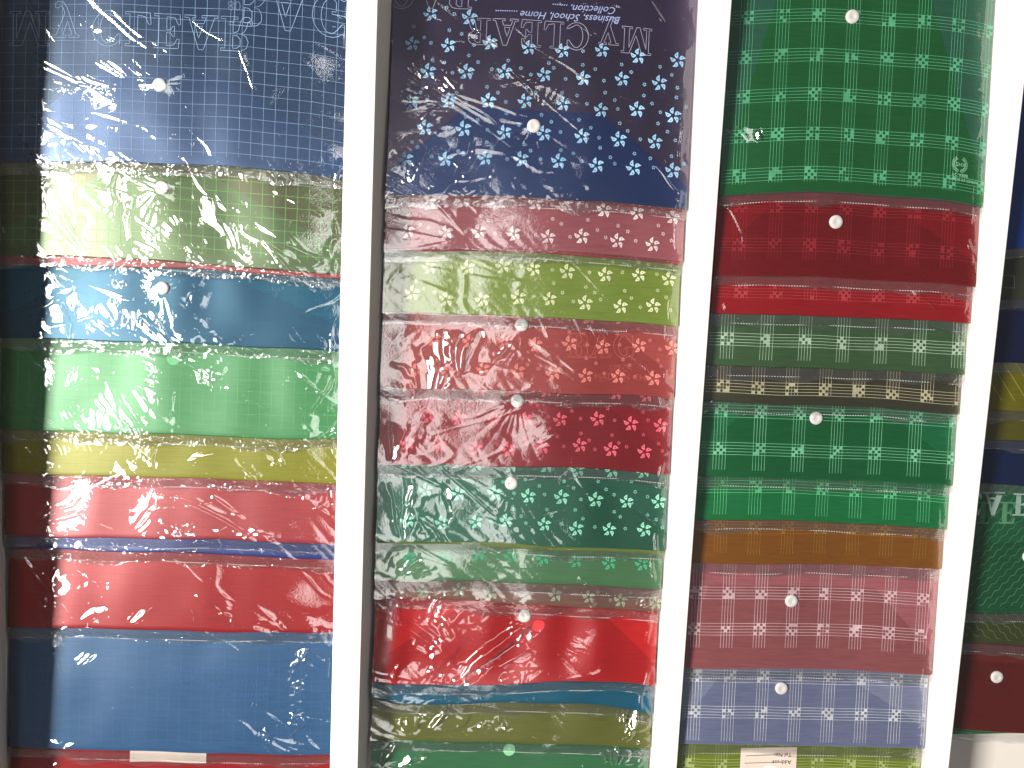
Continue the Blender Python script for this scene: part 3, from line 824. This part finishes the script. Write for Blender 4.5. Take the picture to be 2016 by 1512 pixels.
build_column(2, [
 dict(label='dark navy folder with ice blue flowers and outlined lettering, top of the middle column', rgb=(34, 25, 46), op=0.60, flap=(8, 34, 84), flap_op=0.62, edge=[(757,384),(900,383),(1050,388),(1200,395),(1357,412)], pat='flowers', ink=(150,195,240), ink_op=0.85, v0=0.036, pv=0.0285, px=0.0385, button=(1052,244), pleats=[(850,150,60,50,14),(860,310,90,70,22),(810,355,50,40,10)], fans=4, extra=x_navy_top, ghost=True, ghost_ink=(60,105,170), ghost_op=0.5, textbox=(-0.05, 0.175, 0.150, 0.30), amp=1.1, gain=0.95, gloss=3.4, flap_a=0.07),
 dict(label='red folder showing only a hairline edge under the navy flower folder', rgb=(170, 24, 36), edge=[(757,388),(900,387),(1050,392),(1200,400),(1357,417)], g=0.003, wrap=False),
 dict(gain=0.8, label='dusty pink folder with white flowers, second band of the middle column', rgb=(158, 84, 92), edge=[(755,488),(900,487),(1050,489),(1200,499),(1350,516)], pat='flowers', ink=(240,215,215), ink_op=0.75, v0=0.015, x0=0.025, fans=3, amp=0.5),
 dict(label='crimson folder showing as a thin curved edge below the dusty pink flower folder', rgb=(190, 30, 48), edge=[(755,493),(900,492),(1050,495),(1200,506),(1350,522)], g=0.003, wrap=False),
 dict(label='lime green folder with white flowers', rgb=(138, 163, 58), edge=[(755,612),(900,617),(1050,622),(1200,630),(1340,641)], pat='flowers', ink=(225,235,185), ink_op=0.75, v0=0.0165, x0=0.030, fans=3, amp=0.5),
 dict(gain=0.74, label='salmon red folder with pink flowers and faint outlined capitals', rgb=(186, 78, 74), op=0.74, edge=[(750,760),(900,766),(1050,770),(1200,775),(1330,783)], pat='flowers', ink=(245,140,130), ink_op=0.72, v0=0.019, x0=0.035, button=(1028,640), pleats=[(850,740,60,32,18),(900,690,80,44,22)], fans=4, extra=x_salmon, ghost=True, ghost_ink=(220,100,90), ghost_op=0.6, amp=0.75),
 dict(label='deep red folder with pink flowers and a white snap button', rgb=(160, 14, 30), op=0.74, edge=[(745,912),(900,915),(1100,919),(1318,932)], pat='flowers', ink=(245,105,120), ink_op=0.75, v0=0.020, x0=0.030, button=(1019,791), pleats=[(800,870,55,30,20)], fans=3, ghost=True, ghost_ink=(205,30,40), ghost_op=0.7, amp=0.6),
 dict(label='dark teal green folder with mint flowers and a white snap button', rgb=(32, 100, 78), op=0.74, edge=[(740,1062),(900,1066),(1050,1073),(1310,1087)], pat='flowers', ink=(150,225,195), ink_op=0.75, v0=0.021, x0=0.032, button=(1007,955), pleats=[(790,990,46,56,14),(872,1000,18,60,18)], fans=4, ghost=True, ghost_ink=(40,130,130), ghost_op=0.5, amp=0.8),
 dict(label='olive folder showing only a thin edge below the dark teal flower folder', rgb=(128, 150, 40), edge=[(740,1068),(900,1072),(1050,1079),(1310,1092)], g=0.003, wrap=False),
 dict(label='soft green folder with a single row of teal flowers', rgb=(82, 136, 88), pleats=[(800,1110,56,26,18)], edge=[(738,1139),(900,1143),(1050,1148),(1305,1158)], pat='flowers', ink=(70,170,130), ink_op=0.75, v0=0.026, x0=0.036, fans=3, amp=0.7),
 dict(label='brown folder with grey flowers showing as a short strip above the plain bright red folder', rgb=(140, 100, 84), pleats=[(860,1180,90,14,7),(1270,1185,34,14,12)], edge=[(737,1176),(900,1182),(1050,1190),(1303,1203)], pat='flowers', ink=(150,170,145), ink_op=0.7, v0=0.010, x0=0.052, fans=3, amp=1.5),
 dict(gain=0.85, label='plain bright red folder with broad shiny streaks, no pattern, in the middle column', rgb=(206, 26, 30), edge=[(735,1343),(900,1347),(1060,1349),(1200,1336),(1290,1352)], button=(1034,1221), pleats=[(850,1212,110,26,14),(960,1290,120,60,44),(800,1322,50,22,16)], fans=7, amp=1.1, bulge=0.0055, bscale=0.045, rough=0.3, g=0.006, gloss=3.6, ghost_snap=(1061,1238), ghost_rgb=(235,70,75), extra=x_ghost_snap),
 dict(label='teal folder showing as a narrow wavy strip under the plain bright red folder', rgb=(14, 104, 134), edge=[(733,1373),(900,1383),(1060,1389),(1200,1386),(1288,1412)], fans=1, amp=1.0),
 dict(label='olive green folder without pattern, near the bottom of the middle column', rgb=(118, 124, 52), pleats=[(1250,1420,46,40,26),(880,1420,110,24,16)], edge=[(730,1455),(900,1460),(1060,1463),(1284,1472)], fans=4, amp=1.2, bulge=0.0015),
 dict(label='sea green folder, lowest in the middle column', rgb=(66, 136, 88), pleats=[(780,1490,56,26,14),(1230,1490,54,22,16)], edge=[(730,1590),(900,1592),(1060,1594),(1284,1600)], fans=4, amp=1.2, ghost_snap=(1003,1484), ghost_rgb=(150,215,165), extra=x_ghost_snap),
])
build_column(3, [
 dict(label='large green plaid folder with a wreath emblem, top of the column right of centre', gain=0.86, gloss=2.5, rgb=(40, 98, 74), op=0.70, flap=(30,124,64), flap_op=0.25, edge=[(1420,384),(1550,379),(1660,378),(1790,386),(1942,408)], pat='plaid', ink=(105,195,150), ink_op=0.55, v0=0.0175, x0=0.019, button=(1692,22), pleats=[(1465,272,34,22,12)], flap_h=0.23, fans=1, amp=0.45, extra=x_emblem),
 dict(label='dark red plaid folder with a white snap button below the large green plaid folder', rgb=(136, 12, 20), edge=[(1402,542),(1500,541),(1620,543),(1760,550),(1922,564)], pat='plaid', ink=(190,60,70), ink_op=0.28, v0=0.030, x0=0.024, vend=0.015, button=(1650,436), fans=2, amp=0.5),
 dict(label='brighter red plaid folder, narrow band under the dark red plaid folder', rgb=(164, 18, 28), edge=[(1394,614),(1500,617),(1620,620),(1760,626),(1912,634)], pat='plaid', ink=(215,90,95), ink_op=0.32, v0=0.022, x0=0.030, vend=0.014, fans=1, amp=0.6),
 dict(label='grey green folder with white checker squares, above the dark olive strip', rgb=(70, 102, 66), edge=[(1388,718),(1500,720),(1620,724),(1760,729),(1904,736)], pat='plaid', ink=(190,215,190), ink_op=0.6, v0=0.026, x0=0.020, vend=0.006, px=0.040, fans=1, amp=0.5, ghost=True, ghost_ink=(90,160,110), ghost_op=0.5, op=0.7),
 dict(label='dark olive folder with cream plaid lines, a narrow strip between two green folders', rgb=(62, 60, 42), edge=[(1384,788),(1500,792),(1620,797),(1760,804),(1894,813)], pat='plaid', ink=(205,200,165), ink_op=0.6, v0=0.015, x0=0.020, vend=0.009, fans=1, amp=0.6),
 dict(label='emerald green plaid folder with a white snap button', rgb=(18, 112, 66), edge=[(1375,934),(1500,938),(1620,942),(1760,948),(1882,956)], pat='plaid', ink=(140,220,175), ink_op=0.55, v0=0.028, x0=0.021, vend=0.006, px=0.041, button=(1612,825), fans=1, amp=0.45),
 dict(label='green folder with vertical line bundles only, above the amber brown folder', rgb=(18, 124, 66), edge=[(1368,1019),(1500,1023),(1620,1028),(1760,1034),(1866,1041)], pat='plaid', ink=(110,215,150), ink_op=0.6, v0=0.034, x0=0.026, vend=0.005, px=0.036, fans=1, amp=0.6),
 dict(label='amber brown folder, the only amber band in the rack', rgb=(140, 86, 18), edge=[(1362,1106),(1500,1109),(1620,1111),(1760,1115),(1859,1120)], pat='plaid', ink=(180,140,60), ink_op=0.35, v0=0.038, x0=0.03, vend=0.01, fans=1, amp=0.5),
 dict(label='maroon pink plaid folder with a white snap button, above the greyish blue plaid folder', gain=1.15, rgb=(156, 92, 98), flap=(150,95,98), edge=[(1347,1312),(1500,1316),(1620,1319),(1760,1324),(1838,1330)], pat='plaid', ink=(235,200,205), ink_op=0.6, v0=0.042, x0=0.008, vend=0.022, rm=0.012, px=0.035, pv=0.0385, button=(1563,1188), fans=2, amp=0.5, op=0.75, flap_a=0.09),
 dict(label='greyish blue plaid folder with a white snap button', gain=1.1, rgb=(126, 132, 158), edge=[(1335,1462),(1500,1466),(1620,1469),(1760,1473),(1815,1476)], pat='plaid', ink=(225,228,238), ink_op=0.6, v0=0.035, x0=0.014, vend=0.004, px=0.0365, button=(1543,1361), fans=2, amp=0.5, op=0.75),
 dict(label='lime folder with a white name and address card', rgb=(132, 150, 42), edge=[(1325,1600),(1500,1604),(1620,1606),(1800,1612)], pat='plaid', ink=(200,215,150), ink_op=0.5, v0=0.055, x0=0.012, fans=1, amp=0.6, extra=x_lime_card),
])
build_column(4, [
 dict(label='dark blue folder at the top of the far right column', rgb=(14, 66, 150), edge=[(1960,488),(1990,489),(2016,486),(2200,490)], fans=1, amp=0.5),
 dict(label='dark grey olive folder with a small square outline in the far right column', rgb=(58, 62, 48), edge=[(1940,590),(1990,588),(2016,587),(2200,592)], fans=1, amp=0.5, extra=x_square),
 dict(label='very dark navy folder in the far right column above the olive yellow one', rgb=(10, 18, 62), edge=[(1930,712),(1980,713),(2016,714),(2200,722)], fans=2, amp=0.6),
 dict(label='olive yellow folder with thin slanted lines in the far right column', rgb=(120, 114, 16), edge=[(1920,806),(1980,808),(2016,810),(2200,816)], pat='diagonal', ink=(190,185,80), ink_op=0.6, fans=1, amp=0.4),
 dict(label='plain dark olive folder under the slanted line folder', rgb=(96, 92, 18), edge=[(1915,864),(1970,865),(2016,867),(2200,874)], fans=1, amp=0.5),
 dict(label='midnight blue folder above the green wave folder in the far right column', rgb=(10, 30, 74), edge=[(1905,949),(1960,951),(2016,954),(2200,962)], fans=1, amp=0.5),
 dict(label='green folder with wavy lines and solid capital letters, far right column', rgb=(30, 100, 66), edge=[(1890,1202),(1960,1205),(2016,1207),(2200,1214)], pat='waves', ink=(120,185,130), ink_op=0.4, button=(2034,1100), fans=1, amp=0.4, extra=x_wave_text),
 dict(label='dark moss folder with wavy lines under the green wave folder', rgb=(62, 72, 34), edge=[(1880,1262),(1960,1266),(2016,1270),(2200,1276)], pat='waves', sg=-1, ink=(130,150,80), ink_op=0.5, fans=1, amp=0.5),
 dict(label='rust brown folder with a white snap button in the far right column', rgb=(112, 34, 26), edge=[(1870,1430),(1920,1436),(1960,1441),(2016,1444),(2200,1452)], button=(1971,1339), fans=1, amp=0.35),
 dict(label='green folder of which one corner shows under the rust brown folder', rgb=(24, 110, 60), edge=[(1868,1443),(1920,1444),(1960,1444),(2016,1444),(2200,1450)], g=0.003, wrap=False),
])
